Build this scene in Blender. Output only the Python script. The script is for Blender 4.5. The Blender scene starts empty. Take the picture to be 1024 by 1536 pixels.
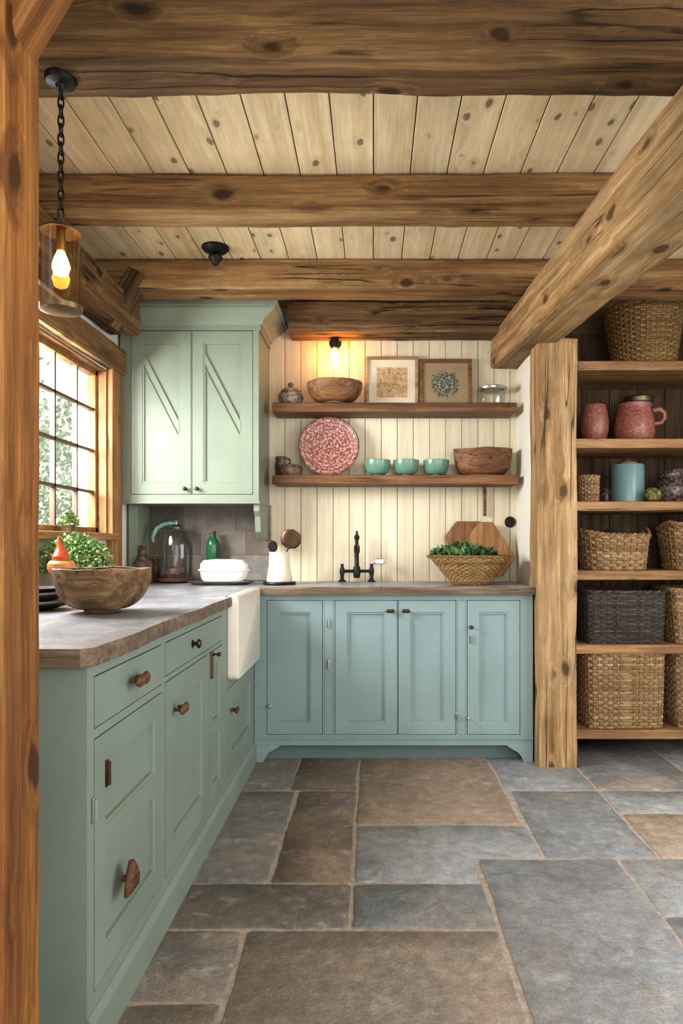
import bpy, bmesh, math, random
from mathutils import Vector, Matrix, noise
random.seed(7)
S=bpy.context.scene
C=S.collection
pi=math.pi

# ------------------------------------------------------------------ colour / node helpers
def hx(h):
    h=h.lstrip('#'); r=[]
    for i in (0,2,4):
        c=int(h[i:i+2],16)/255
        r.append(c/12.92 if c<=.04045 else ((c+.055)/1.055)**2.4)
    return (r[0],r[1],r[2],1)

class NT:
    def __init__(s,name):
        s.m=bpy.data.materials.new(name); s.m.use_nodes=True
        s.t=s.m.node_tree; s.b=s.t.nodes['Principled BSDF']; s.out=s.t.nodes['Material Output']
    def n(s,typ,props=None,**inp):
        nd=s.t.nodes.new(typ)
        if props:
            for k,v in props.items(): setattr(nd,k,v)
        for k,v in inp.items():
            key=int(k[1:]) if k[0]=='i' and k[1:].isdigit() else k.replace('_',' ')
            s.set(nd.inputs[key],v)
        return nd
    def set(s,sock,v):
        if isinstance(v,bpy.types.NodeSocket): s.t.links.new(v,sock)
        elif isinstance(v,bpy.types.Node): s.t.links.new(v.outputs[0],sock)
        else: sock.default_value=v
    def math(s,op,a,b=0.0,clamp=False):
        return s.n('ShaderNodeMath',{'operation':op,'use_clamp':clamp},i0=a,i1=b).outputs[0]
    def vm(s,op,a,b):
        return s.n('ShaderNodeVectorMath',{'operation':op},i0=a,i1=b).outputs[0]
    def noise(s,vec,scale,detail=4,rough=.55,dist=0):
        return s.n('ShaderNodeTexNoise',None,Vector=vec,Scale=scale,Detail=detail,Roughness=rough,Distortion=dist).outputs[0]
    def mr(s,v,a,b,c,d):
        return s.n('ShaderNodeMapRange',None,i0=v,i1=a,i2=b,i3=c,i4=d).outputs[0]
    def mix(s,f,a,b,blend='MIX'):
        nd=s.t.nodes.new('ShaderNodeMix'); nd.data_type='RGBA'; nd.blend_type=blend
        s.set(nd.inputs[0],f); s.set(nd.inputs[6],a); s.set(nd.inputs[7],b)
        return nd.outputs[2]
    def ramp(s,f,stops):
        nd=s.t.nodes.new('ShaderNodeValToRGB'); cr=nd.color_ramp
        while len(cr.elements)<len(stops): cr.elements.new(.5)
        for e,(p,c) in zip(cr.elements,stops): e.position=p; e.color=c
        s.set(nd.inputs[0],f); return nd.outputs[0]
    def scale(s,col,f):
        cb=s.n('ShaderNodeVectorMath',{'operation':'SCALE'},i0=col)
        s.set(cb.inputs['Scale'],f); return cb.outputs[0]
    def coords(s):
        tc=s.n('ShaderNodeTexCoord').outputs['Object']
        oi=s.n('ShaderNodeObjectInfo').outputs['Random']
        at=s.n('ShaderNodeAttribute',{'attribute_name':'tint'}).outputs['Fac']
        off=s.math('ADD',s.math('MULTIPLY',oi,23.0),s.math('MULTIPLY',at,41.0))
        cx=s.n('ShaderNodeCombineXYZ',None,i0=off,i1=off,i2=off).outputs[0]
        return s.vm('ADD',tc,cx),at,tc
    def bump(s,h,strength=.3,dist=.01):
        b=s.n('ShaderNodeBump',None,Strength=strength,Distance=dist,Height=h)
        s.set(s.b.inputs['Normal'],b.outputs[0])

def wood(name,dark,mid,light,axis='X',knots=1.0,cracks=1.0,rough=.6,g=1.0,tintvar=.3,bump=.35,con=1.0,ks=1.0):
    k=NT(name); P,at,_=k.coords()
    def st(a,b):
        v={'X':(a,b,b),'Y':(b,a,b),'Z':(b,b,a)}[axis]
        return k.vm('MULTIPLY',P,tuple(x*g for x in v))
    warp=k.n('ShaderNodeTexNoise',None,Vector=st(1.2,3),Scale=1.5,Detail=2).outputs[1]
    warpv=k.scale(k.vm('SUBTRACT',warp,(.5,.5,.5)),.35)
    halo=None
    if knots>0:
        wob=k.scale(k.vm('SUBTRACT',k.n('ShaderNodeTexNoise',None,Vector=st(6,18),Scale=1.5,Detail=2).outputs[1],(.5,.5,.5)),.22)
        vo=k.n('ShaderNodeTexVoronoi',None,Vector=k.vm('ADD',st(4.2*ks,8.0*ks),wob),Scale=1.0).outputs['Distance']
        halo=k.mr(vo,.12*knots,.36*knots,1,0)
        kn=k.mr(vo,.11*knots,.17*knots,1,0)
    v1=k.vm('ADD',st(.6,12),warpv); v4=k.vm('ADD',st(1.2,52),k.scale(warpv,2.2))
    if halo is not None:
        h3=k.n('ShaderNodeCombineXYZ',None,i0=halo,i1=halo,i2=halo).outputs[0]
        v1=k.vm('ADD',v1,k.scale(h3,.3)); v4=k.vm('ADD',v4,k.scale(h3,1.2))
    n1=k.noise(v1,1.6,7,.68,.2)
    n2=k.noise(st(5,190),1,3,.7)
    n4=k.noise(v4,1,5,.7,.1)
    big=k.noise(P,1.8,4,.6)
    blot=k.noise(st(3,9),1.2,5,.7,.5)
    col=k.ramp(n1,[(.34,hx(dark)),(.5,hx(mid)),(.64,hx(light))])
    col=k.scale(col,k.mr(n2,.3,.7,1-.24*con,1+.16*con))
    col=k.scale(col,k.mr(n4,.3,.7,1-.34*con,1+.22*con))
    col=k.scale(col,k.mr(big,.3,.7,1-.24*con,1+.2*con))
    col=k.scale(col,k.mr(blot,.3,.7,1-.2*con,1+.16*con))
    col=k.scale(col,k.math('ADD',k.math('MULTIPLY',at,tintvar),1-tintvar*.5))
    h=k.math('ADD',k.math('MULTIPLY',n2,.45),k.math('MULTIPLY',n4,.6))
    if knots>0:
        dk=tuple(c*.28 for c in hx(dark)[:3])+(1,)
        hd=tuple(c*.75 for c in hx(dark)[:3])+(1,)
        col=k.mix(k.math('MULTIPLY',halo,.38),col,hd)
        col=k.mix(k.math('MULTIPLY',kn,.88),col,dk)
        h=k.math('SUBTRACT',h,k.math('MULTIPLY',kn,.6))
    if cracks>0:
        n3=k.noise(st(.42,14),1.0,2,.4,.3)
        d=k.math('ABSOLUTE',k.math('SUBTRACT',n3,.5))
        msk=k.mr(k.noise(P,2.2,1),.46,.56,0,1)
        cr=k.math('MULTIPLY',k.mr(d,.002,.009*cracks,1,0),msk)
        dk=tuple(c*.15 for c in hx(dark)[:3])+(1,)
        col=k.mix(k.math('MULTIPLY',cr,.9),col,dk)
        h=k.math('SUBTRACT',h,k.math('MULTIPLY',cr,1.5))
    k.set(k.b.inputs['Base Color'],col); k.b.inputs['Roughness'].default_value=rough
    k.b.inputs['Specular IOR Level'].default_value=.3
    k.bump(h,bump,.008)
    return k.m

def paint(name,c,rough=.45,var=.08,wear=None):
    k=NT(name); P,at,tc=k.coords()
    n=k.noise(P,3.5,5,.6)
    n2=k.noise(k.vm('MULTIPLY',P,(40,40,6)),1,3)
    col=k.scale(k.mix(1,hx(c),hx(c)),k.mr(n,.3,.7,1-var,1+var))
    k.set(k.b.inputs['Base Color'],col)
    k.set(k.b.inputs['Roughness'],k.mr(n,.3,.7,rough-.06,rough+.08))
    k.bump(n2,.08,.003); return k.m

def plain(name,c,rough=.5,metal=0,var=.1,scale=12,bump=.05,emit=0,emc=None,spec=None):
    k=NT(name); P,at,_=k.coords()
    n=k.noise(P,scale,4,.6)
    col=k.scale(k.mix(1,hx(c),hx(c)),k.mr(n,.3,.7,1-var,1+var))
    k.set(k.b.inputs['Base Color'],col)
    k.b.inputs['Roughness'].default_value=rough; k.b.inputs['Metallic'].default_value=metal
    if emit:
        k.b.inputs['Emission Color'].default_value=hx(emc or c); k.b.inputs['Emission Strength'].default_value=emit
    k.bump(n,bump,.004); return k.m

def speck(name,c1,c2,scale=60,rough=.4,lo=.45,hi=.55,bump=.1,detail=3):
    k=NT(name); P,at,_=k.coords()
    n=k.noise(P,scale,detail,.6)
    k.set(k.b.inputs['Base Color'],k.ramp(n,[(lo,hx(c1)),(hi,hx(c2))]))
    k.b.inputs['Roughness'].default_value=rough
    k.bump(n,bump,.004); return k.m

def glass(name,c='#ffffff',refl=.25):
    k=NT(name)
    tr=k.n('ShaderNodeBsdfTransparent',None,Color=hx(c))
    gl=k.n('ShaderNodeBsdfGlossy',None,Roughness=.03)
    lw=k.n('ShaderNodeLayerWeight',None,Blend=.18)
    f=k.mr(lw.outputs['Facing'],0,1,.025,refl+.2)
    mx=k.n('ShaderNodeMixShader',None,i0=f,i1=tr.outputs[0],i2=gl.outputs[0])
    k.t.links.new(mx.outputs[0],k.out.inputs[0]); return k.m

# ------------------------------------------------------------------ geometry builder
class G:
    def __init__(s): s.v=[];s.f=[];s.t=[];s.m=[];s.c=[];s.cur=0;s.tint=.5;s.M=Matrix();s.col=(1,1,1)
    def add(s,vs,fs):
        b=len(s.v); s.v+=[s.M@Vector(v) for v in vs]
        for f in fs:
            s.f.append(tuple(b+i for i in f)); s.t.append(s.tint); s.m.append(s.cur); s.c.append(s.col)
    def box(s,x0,x1,y0,y1,z0,z1):
        s.add([(x0,y0,z0),(x1,y0,z0),(x1,y1,z0),(x0,y1,z0),(x0,y0,z1),(x1,y0,z1),(x1,y1,z1),(x0,y1,z1)],
              [(0,3,2,1),(4,5,6,7),(0,1,5,4),(1,2,6,5),(2,3,7,6),(3,0,4,7)])
    def rings(s,R,cap0=True,cap1=True,loop=False):
        vs=[];idx=[]
        for r in R:
            idx.append(list(range(len(vs),len(vs)+len(r)))); vs+=r
        fs=[]
        pairs=list(zip(idx[:-1],idx[1:]))
        if loop: pairs.append((idx[-1],idx[0]))
        for a,b in pairs:
            if len(a)==1 and len(b)==1: continue
            if len(a)==1:
                n=len(b); fs+=[(a[0],b[(i+1)%n],b[i]) for i in range(n)]
            elif len(b)==1:
                n=len(a); fs+=[(a[i],a[(i+1)%n],b[0]) for i in range(n)]
            else:
                n=len(a); fs+=[(a[i],a[(i+1)%n],b[(i+1)%n],b[i]) for i in range(n)]
        if not loop:
            if cap0 and len(idx[0])>2: fs.append(tuple(reversed(idx[0])))
            if cap1 and len(idx[-1])>2: fs.append(tuple(idx[-1]))
        s.add(vs,fs)
    def lathe(s,prof,seg=36,c=(0,0,0),cap0=False,cap1=False,sx=1,sy=1):
        R=[]
        for r,z in prof:
            if r<1e-5: R.append([(c[0],c[1],c[2]+z)])
            else: R.append([(c[0]+sx*r*math.cos(2*pi*i/seg),c[1]+sy*r*math.sin(2*pi*i/seg),c[2]+z) for i in range(seg)])
        s.rings(R,cap0,cap1)
    def tube(s,path,r,seg=8,loop=False):
        P=[Vector(p) for p in path]; n=len(P); R=[]
        up=None
        for i in range(n):
            if loop: d=P[(i+1)%n]-P[i-1]
            else: d=P[min(i+1,n-1)]-P[max(i-1,0)]
            d.normalize()
            if up is None:
                up=Vector((0,0,1)) if abs(d.z)<.9 else Vector((1,0,0))
            a=d.cross(up)
            if a.length<1e-4: a=d.orthogonal()
            a.normalize(); b=a.cross(d).normalized(); up=b
            rr=r[i] if isinstance(r,(list,tuple)) else r
            R.append([tuple(P[i]+a*rr*math.cos(2*pi*k/seg)+b*rr*math.sin(2*pi*k/seg)) for k in range(seg)])
        s.rings(R,loop=loop)
    def prism(s,pts,y0,y1):   # polygon in XZ extruded along Y
        s.rings([[(p[0],y0,p[1]) for p in pts],[(p[0],y1,p[1]) for p in pts]])

def mk(g,name,mats,parent=None,loc=(0,0,0),rot=None,smooth=35,bevel=0,label=None,cat=None,group=None,kind=None,usecol=False,sub=0,M=None):
    me=bpy.data.meshes.new(name); me.from_pydata([tuple(v) for v in g.v],[],g.f)
    if not isinstance(mats,(list,tuple)): mats=[mats]
    for m in mats: me.materials.append(m)
    me.polygons.foreach_set('material_index',g.m)
    a=me.attributes.new('tint','FLOAT','FACE'); a.data.foreach_set('value',g.t)
    if usecol:
        a=me.attributes.new('stonecol','FLOAT_COLOR','FACE')
        flat=[]
        for c in g.c: flat+= [c[0],c[1],c[2],1]
        a.data.foreach_set('color',flat)
    bm=bmesh.new(); bm.from_mesh(me); bmesh.ops.recalc_face_normals(bm,faces=bm.faces); bm.to_mesh(me); bm.free()
    if smooth:
        me.polygons.foreach_set('use_smooth',[True]*len(me.polygons))
        me.set_sharp_from_angle(angle=math.radians(smooth))
    me.update()
    o=bpy.data.objects.new(name,me); C.objects.link(o)
    if M is not None: o.matrix_world=M
    else:
        o.location=loc
        if rot: o.rotation_euler=rot
    if parent: o.parent=parent
    if bevel:
        b=o.modifiers.new('bevel','BEVEL'); b.width=bevel; b.segments=2; b.limit_method='ANGLE'; b.angle_limit=math.radians(50)
    if sub:
        b=o.modifiers.new('sub','SUBSURF'); b.levels=sub; b.render_levels=sub
    if label: o['label']=label
    if cat: o['category']=cat
    if group: o['group']=group
    if kind: o['kind']=kind
    return o

def thing(name,label,cat,loc,rotz=0,group=None):
    o=bpy.data.objects.new(name,None); C.objects.link(o); o.location=loc; o.rotation_euler=(0,0,rotz)
    o.empty_display_size=.05
    o['label']=label; o['category']=cat
    if group: o['group']=group
    return o

def dup(src,loc,label=None,rotz=None):
    o=src.copy(); C.objects.link(o); o.location=loc
    if rotz is not None: o.rotation_euler=(0,0,rotz)
    if label: o['label']=label
    def rec(a,b):
        for ch in [c for c in bpy.data.objects if c.parent==a]:
            d=ch.copy(); C.objects.link(d); d.parent=b; rec(ch,d)
    rec(src,o); return o

def PX(u,Y): return (u-560)*Y/1024
def PZ(v,Y): return 1.10+(815-v)*Y/1024

# ------------------------------------------------------------------ materials
M_beam=wood('beam_wood','#694c2f','#8d6b45','#a98a5e',knots=1.05,rough=.75,bump=.7,cracks=1.3)
M_beamd=wood('beam_wood_dark','#503b25','#745839','#95774f',knots=.95,rough=.8,bump=.7,cracks=1.8)
M_post=wood('post_wood','#84653f','#a6865c','#bd9f77',knots=1.1,rough=.7,bump=.7,cracks=1.2)
M_postL=wood('post_pine','#6b411e','#92602f','#ab7a40',knots=1.1,rough=.6,bump=.4,cracks=.6)
M_ceil=wood('ceiling_boards','#cdb68e','#d9c4a0','#e2d0af',axis='Y',knots=1.0,cracks=0,rough=.6,tintvar=.16,bump=.15,con=.42,ks=1.6)
M_board=wood('wall_boards_paint','#d3c7aa','#dbd0b5','#e1d7bf',axis='Z',knots=0,cracks=0,rough=.5,tintvar=.06,bump=.08,con=.25)
M_shelf=wood('walnut_shelf','#5a3d27','#775335','#8f6948',knots=.5,rough=.5)
M_oak=wood('oak_shelf','#82603d','#a17c54','#b59168',knots=.7,rough=.6)
M_frameW=wood('window_oak','#7d5530','#a0754a','#b68c5e',axis='Z',knots=.5,rough=.5)
M_frameWY=wood('window_oak_y','#7d5530','#a0754a','#b68c5e',axis='Y',knots=.5,rough=.5)
M_darkback=wood('dark_backing','#49372a','#63503c','#79634b',knots=0,rough=.8,axis='Z')
M_sage=paint('sage_paint','#818b7a')
M_sageL=paint('sage_paint_base','#79857a')
M_blue=paint('bluegreen_paint','#7d9191')
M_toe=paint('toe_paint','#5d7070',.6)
M_plaster=paint('plaster','#e1dccf',.8,.04)
M_gap=plain('dark_gap','#6d5c42',.9)
M_iron=plain('black_iron','#23211f',.45,.6)
M_bronze=plain('bronze','#4a3626',.35,.8)
M_brass=plain('aged_brass','#7b6950',.4,.9)
M_steel=plain('steel','#a9aaa8',.25,.95)
M_pewter=plain('pewter','#6f6d69',.4,.8)
M_knobw=wood('knob_wood','#42291b','#5f3e28','#78533b',knots=0,cracks=0,rough=.4,g=3)
M_ceramic=plain('cream_ceramic','#d7cfbf',.3,0,.03)
M_white=plain('white_ceramic','#d6d4ce',.2,0,.03)
M_mint=plain('mint_glaze','#678c7a',.25,0,.08)
M_teal=plain('teal_glaze','#76969a',.25,0,.06)
M_bowlw=wood('bowl_wood','#5f4028','#80593a','#9a7350',knots=.4,cracks=0,rough=.5,g=1.6)
M_bowlr=wood('rustic_bowl','#5d4431','#836748','#a38764',knots=.6,cracks=1,rough=.65,g=2,bump=.8)
M_cut=wood('cutting_board','#6d4a2c','#8c6440','#a17a53',axis='Z',knots=.3,cracks=0,rough=.5,g=1.5)
M_glass=glass('clear_glass')
M_lant=glass('lantern_clear_glass','#f3ead8',.12)
M_win=glass('window_glass',refl=0)
M_redjar=speck('red_speckle','#81483f','#9e695c',120,.35)
M_leaf=speck('leaf_green','#3f6b2a','#6f9a45',30,.5)
M_leaf2=speck('herb_green','#55733a','#8aa264',30,.5)
M_leafd=speck('salad_green','#2c4a25','#50723d',40,.45)
M_orange=speck('orange_glaze','#a8602a','#c98a48',14,.3)
M_wick=wood('wicker_tan','#7a5e3f','#9f815c','#b99b77',knots=0,cracks=0,rough=.7,g=6,tintvar=.5)
M_wickg=wood('wicker_gold','#6c4f2e','#8c6e43','#a6875c',knots=0,cracks=0,rough=.7,g=6,tintvar=.5)
M_wickd=wood('wicker_dark','#322c29','#4b443f','#635a54',knots=0,cracks=0,rough=.8,g=6,tintvar=.5)
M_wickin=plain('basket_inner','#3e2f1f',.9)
M_darkc=plain('dark_cloth','#2e2a28',.9)
M_paper=plain('mat_paper','#dcd2ba',.8,0,.03)
M_grayjar=speck('gray_stone_glaze','#6f6457','#a3978a',50,.5,bump=.5)
M_dkpot=speck('dark_clay','#4a3a2e','#77604c',30,.6)
M_dkgl=speck('dark_jar','#3b302d','#7d6d68',60,.25)
M_bulb=plain('bulb_glow','#ffd9a0',.5,emit=50,emc='#ffb85a')
M_bulb2=plain('sconce_glow','#ffd9a0',.5,emit=190,emc='#ffa848')

# worktop
def mk_worktop():
    k=NT('worktop_top'); P,at,_=k.coords()
    n=k.noise(k.vm('MULTIPLY',P,(2.2,1,1)),3,7,.68,.5); n2=k.noise(P,60,3); n3=k.noise(P,7,6,.7,.6)
    col=k.ramp(n,[(.36,hx('#747272')),(.5,hx('#919296')),(.62,hx('#a5a7ad'))])
    col=k.mix(k.mr(n3,.52,.66,0,.55),col,hx('#7b6c60'))
    col=k.scale(col,k.mr(n2,.3,.7,.86,1.1))
    k.set(k.b.inputs['Base Color'],col); k.set(k.b.inputs['Roughness'],k.mr(n3,.3,.7,.25,.45))
    k.bump(n2,.14,.003); return k.m
M_top=mk_worktop()
M_topedge=wood('worktop_edge','#57473a','#74624f','#8e7c6a',knots=.3,rough=.5,g=1.5)

# stone floor
def mk_stone():
    k=NT('flagstone'); P,at,tc=k.coords()
    c=k.n('ShaderNodeAttribute',{'attribute_name':'stonecol'}).outputs['Color']
    n=k.noise(P,2.4,8,.66,.4); n2=k.noise(P,22,7,.75); n3=k.noise(P,6,6,.65,.8); n5=k.noise(P,150,2,.6)
    col=k.mix(k.mr(n,.50,.64,0,.5),c,hx('#a18e79'))
    col=k.mix(k.mr(n3,.55,.68,0,.4),col,hx('#77797a'))
    wear=k.mr(k.noise(P,11,7,.75,.3),.56,.66,0,.45)
    col=k.mix(wear,col,hx('#aca69c'))
    col=k.scale(col,k.mr(n2,.3,.7,.68,1.26))
    col=k.scale(col,k.mr(n3,.3,.7,1.1,.88))
    col=k.scale(col,k.mr(n5,.3,.7,.82,1.15))
    k.set(k.b.inputs['Base Color'],col)
    k.set(k.b.inputs['Roughness'],k.mr(n2,.3,.7,.38,.62))
    h=k.math('ADD',k.math('MULTIPLY',n3,.9),k.math('MULTIPLY',n2,.8))
    k.bump(h,.65,.014); return k.m
M_stone=mk_stone()
M_grout=speck('grout','#93867a','#ada193',50,.9,.35,.65)

def mk_tile():
    k=NT('splash_tile'); P,at,tc=k.coords()
    n=k.noise(P,10,7,.72); 
    col=k.ramp(at,[(0,hx('#5f5850')),(.35,hx('#7c7469')),(.7,hx('#85807a')),(1,hx('#716256'))])
    col=k.scale(col,k.mr(n,.3,.7,.6,1.3))
    k.set(k.b.inputs['Base Color'],col); k.b.inputs['Roughness'].default_value=.5; k.bump(n,.4,.008); return k.m
M_tile=mk_tile()

def mk_redplate():
    k=NT('plate_red_pattern'); P,at,tc=k.coords()
    ln=k.n('ShaderNodeVectorMath',{'operation':'LENGTH'},i0=k.vm('MULTIPLY',tc,(1,0,1))).outputs['Value']
    wv=k.math('SINE',k.math('MULTIPLY',ln,300.0))
    v=k.n('ShaderNodeTexVoronoi',None,Vector=tc,Scale=95.0).outputs['Distance']
    n=k.noise(tc,70,3)
    f=k.math('ADD',k.math('MULTIPLY',wv,.05),k.math('ADD',k.math('MULTIPLY',v,.5),k.math('MULTIPLY',n,.5)))
    col=k.ramp(f,[(.36,hx('#7b3d38')),(.5,hx('#986057')),(.64,hx('#bfa294'))])
    k.set(k.b.inputs['Base Color'],col); k.b.inputs['Roughness'].default_value=.4; k.bump(v,.2,.003); return k.m
M_plate=mk_redplate()

def mk_sketch():
    k=NT('sketch_print'); P,at,tc=k.coords()
    n=k.noise(tc,38,5,.7,1.5)
    col=k.ramp(n,[(.42,hx('#a08159')),(.52,hx('#c5ab82')),(.6,hx('#d0ba94'))])
    k.set(k.b.inputs['Base Color'],col); k.b.inputs['Roughness'].default_value=.6; return k.m
def mk_botan():
    k=NT('botanical_print'); P,at,tc=k.coords()
    p=k.vm('SUBTRACT',tc,(0,0,.14))
    ln=k.n('ShaderNodeVectorMath',{'operation':'LENGTH'},i0=k.vm('MULTIPLY',p,(1,0,1))).outputs['Value']
    n=k.noise(tc,24,6,.75,1.0); n2=k.noise(tc,70,3)
    ring=k.mr(k.math('ABSOLUTE',k.math('SUBTRACT',ln,.04)),.0,.06,.95,0)
    f=k.math('ADD',ring,k.math('MULTIPLY',k.math('SUBTRACT',n,.5),2.4))
    lf=k.ramp(n2,[(.35,hx('#33382d')),(.5,hx('#5f654f')),(.65,hx('#a3a28c'))])
    col=k.mix(k.mr(f,.25,.45,0,1),hx('#9c8767'),lf)
    k.set(k.b.inputs['Base Color'],col); k.b.inputs['Roughness'].default_value=.6; return k.m
M_sketch=mk_sketch(); M_botan=mk_botan()

# ------------------------------------------------------------------ room shell
def offset_poly(pts,d):
    n=len(pts); out=[]
    ar=sum(pts[i][0]*pts[(i+1)%n][1]-pts[(i+1)%n][0]*pts[i][1] for i in range(n))
    sg=1 if ar>0 else -1
    for i in range(n):
        p0=Vector(pts[i-1]);p1=Vector(pts[i]);p2=Vector(pts[(i+1)%n])
        e1=(p1-p0).normalized(); e2=(p2-p1).normalized()
        n1=Vector((-e1.y,e1.x))*sg; n2=Vector((-e2.y,e2.x))*sg
        b=n1+n2; L=b.length
        if L<1e-6: out.append(tuple(p1+n1*d)); continue
        b/=L; out.append(tuple(p1+b*(d/max(.3,b.dot(n1)))))
    return out
def densify(pts,step):
    out=[];n=len(pts)
    for i in range(n):
        a=Vector(pts[i]);b=Vector(pts[(i+1)%n]); k=max(1,int((b-a).length/step))
        for j in range(k): out.append(tuple(a.lerp(b,j/k)))
    return out
def jit(p,a,f=6,seed=0):
    v=noise.noise_vector(Vector((p[0]*f+seed,p[1]*f,seed*3.1)))
    return (p[0]+v.x*a,p[1]+v.y*a)
def cutcorners(pts,r):
    n=len(pts); out=[]
    for i in range(n):
        p0=Vector(pts[i-1]);p1=Vector(pts[i]);p2=Vector(pts[(i+1)%n])
        out.append(tuple(p1+(p0-p1).normalized()*r)); out.append(tuple(p1+(p0-p1).normalized()*r*.3+(p2-p1).normalized()*r*.3)); out.append(tuple(p1+(p2-p1).normalized()*r))
    return out
R=lambda a,b,c,d:[(a,c),(b,c),(b,d),(a,d)]
Dk='#6d655d';Dg='#736f6a';B='#8c7b68';Gr='#8c8e90';Lg='#9c9e9f';Gd='#7d8082'
stones=[(R(-1.35,-.37,3.04,3.95),Dg),(R(-.37,-.07,3.04,3.95),'#716457'),(R(-.07,.585,2.67,3.95),'#988675'),(R(.585,1.0,3.04,3.95),Gr),
(R(1.0,1.5,3.04,3.95),Gd),(R(1.5,2.05,3.04,3.95),Gr),(R(-1.35,-.34,2.21,3.04),Dg),(R(-.34,-.07,2.21,3.04),'#6a5c4f'),
([(-.07,2.21),(.36,2.21),(.36,2.385),(.60,2.385),(.60,2.67),(-.07,2.67)],Lg),
(R(-.07,.36,1.948,2.21),Gd),(R(-1.35,-.07,1.948,2.21),Dk),(R(.60,1.0,2.385,3.04),'#85888a'),(R(1.0,1.6,2.78,3.04),Lg),(R(1.0,1.6,2.385,2.78),'#a29281'),
(R(1.6,2.05,2.385,3.04),Gr),(R(.36,.85,1.2,2.385),'#909293'),(R(.85,1.35,2.02,2.385),Lg),(R(.85,1.5,1.2,2.02),Gr),(R(1.35,2.05,2.02,2.385),Gd),(R(1.5,2.05,1.2,2.02),Gr),
(R(-.36,.36,1.2,1.948),'#8d8277'),(R(-1.35,-.36,1.637,1.948),Dg),(R(-1.35,-.36,1.2,1.637),Dk)]
y=1.2
for hgt in (.7,.55,.75,.7):
    x=-1.35
    while x<2.05:
        w=random.uniform(.45,.9); x1=min(2.05,x+w)
        if 2.05-x1<.25: x1=2.05
        stones.append((R(x,x1,y-hgt,y),random.choice([Dg,B,Gr,Gd]))); x=x1
    y-=hgt
g=G()
for i,(p,c) in enumerate(stones):
    g.cur=0; g.tint=random.random(); rv=random.uniform(.94,1.06); g.col=tuple(a*rv for a in hx(c)[:3])
    q=cutcorners(offset_poly(p,.0070),.014)
    q=densify(q,.04); q=[jit(a,.009,4,i) for a in q]; q=[jit(a,.005,24,i) for a in q]
    q2=offset_poly(q,.004)
    g.rings([[(a[0],a[1],-.02) for a in q],[(a[0],a[1],-.0035) for a in q],[(a[0],a[1],0) for a in q2]],cap0=False)
g.cur=1; g.box(-1.5,2.1,-1.5,3.97,-.06,-.004)
mk(g,'floor',[M_stone,M_grout],kind='structure',usecol=True,smooth=60)

# ceiling boards
g=G(); x=-1.35; w=.135; i=0
while x<2.1:
    g.tint=random.random(); g.box(x+.002,x+w-.002,-1.5,3.97,2.462,2.485); x+=w
g.cur=1; g.box(-1.5,2.1,-1.5,3.97,2.47,2.56)
mk(g,'ceiling',[M_ceil,M_gap],kind='structure',smooth=0,bevel=.002)

# back wall boards
g=G(); x=-1.35
while x<.9:
    g.tint=random.random(); g.box(x+.0015,x+.093-.0015,3.95,3.965,0,2.47); x+=.093
g.cur=1; g.box(-1.5,2.1,3.956,4.05,0,2.56)
mk(g,'wall_back',[M_board,M_gap],kind='structure',smooth=0,bevel=.0015)

# left wall with window opening
wy0,wy1,wz0,wz1=2.10,3.45,1.15,1.975
g=G()
g.box(-1.5,-1.35,1.2,wy0,0,2.56); g.box(-1.5,-1.35,wy1,3.956,0,2.56)
g.box(-1.5,-1.35,wy0,wy1,0,wz0); g.box(-1.5,-1.35,wy0,wy1,wz1,2.56)
mk(g,'wall_left',M_plaster,kind='structure',smooth=0)
g=G(); g.box(.826,.87,3.552,3.95,0,2.10)
mk(g,'wall_alcove',M_plaster,kind='structure',smooth=0)
g=G(); g.box(2.05,2.15,2.7,3.956,0,2.56)
mk(g,'wall_right',M_plaster,kind='structure',smooth=0)

# window
win=G()
X0=-1.43;X1=-1.39
win.box(X0,X1,wy0,wy0+.04,wz0,wz1); win.box(X0,X1,wy1-.035,wy1,wz0,wz1)
win.box(X0,X1,wy0,wy1,wz0,wz0+.03); win.box(X0,X1,wy0,wy1,wz1-.035,wz1)
win.box(X0,X1,2.74,2.78,wz0,wz1)
wo=mk(win,'window_1',M_frameW,kind='structure',smooth=0,bevel=.003)
g=G()
for k_ in (1,2,4,5):
    yy=wy0+(wy1-wy0)*k_/6
    g.box(-1.42,-1.398,yy-.007,yy+.007,wz0+.03,wz1-.03)
for k_ in (1,2,3):
    zz=wz0+(wz1-wz0)*k_/4
    g.box(-1.42,-1.398,wy0+.03,wy1-.03,zz-.007,zz+.007)
mk(g,'glazing_bar',plain('bar_paint','#5a4937',.5),parent=wo,smooth=0)
g=G(); g.box(-1.412,-1.408,wy0+.03,wy1-.03,wz0+.03,wz1-.03)
mk(g,'window_pane',M_win,parent=wo,smooth=0)
g=G()
g.box(-1.35,-1.318,wy1,3.585,.885,2.0)
g.box(-1.35,-1.318,wy0-.13,wy0,.885,2.0)
g.box(-1.39,-1.345,wy1-.012,wy1,wz0,wz1); 
g.cur=1
g.box(-1.39,-1.35,wy0,wy1,wz1-.012,wz1)
mk(g,'trim_1',[M_frameW,M_frameWY],kind='structure',smooth=0,bevel=.004)
g=G(); g.box(-1.40,-1.29,wy0-.05,wy1+.03,wz0-.035,wz0)
mk(g,'trim_2',M_frameWY,kind='structure',smooth=0,bevel=.006)

# backsplash tiles
g=G(); z=.884; r=0
while z<1.31:
    x=-1.345-(.13 if r%2 else 0.02)
    while x<-.6:
        wd=random.uniform(.22,.31); a=max(x,-1.345); b=min(x+wd,-.59)
        if b-a>.02:
            g.tint=random.random(); g.box(a+.002,b-.002,3.935,3.947,z+.002,min(z+.146,1.32)-.002)
        x+=wd
    z+=.146; r+=1
g.cur=1; g.box(-1.345,-.59,3.94,3.9495,.884,1.32)
mk(g,'trim_3',[M_tile,M_grout],kind='structure',smooth=0,bevel=.002)

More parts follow.
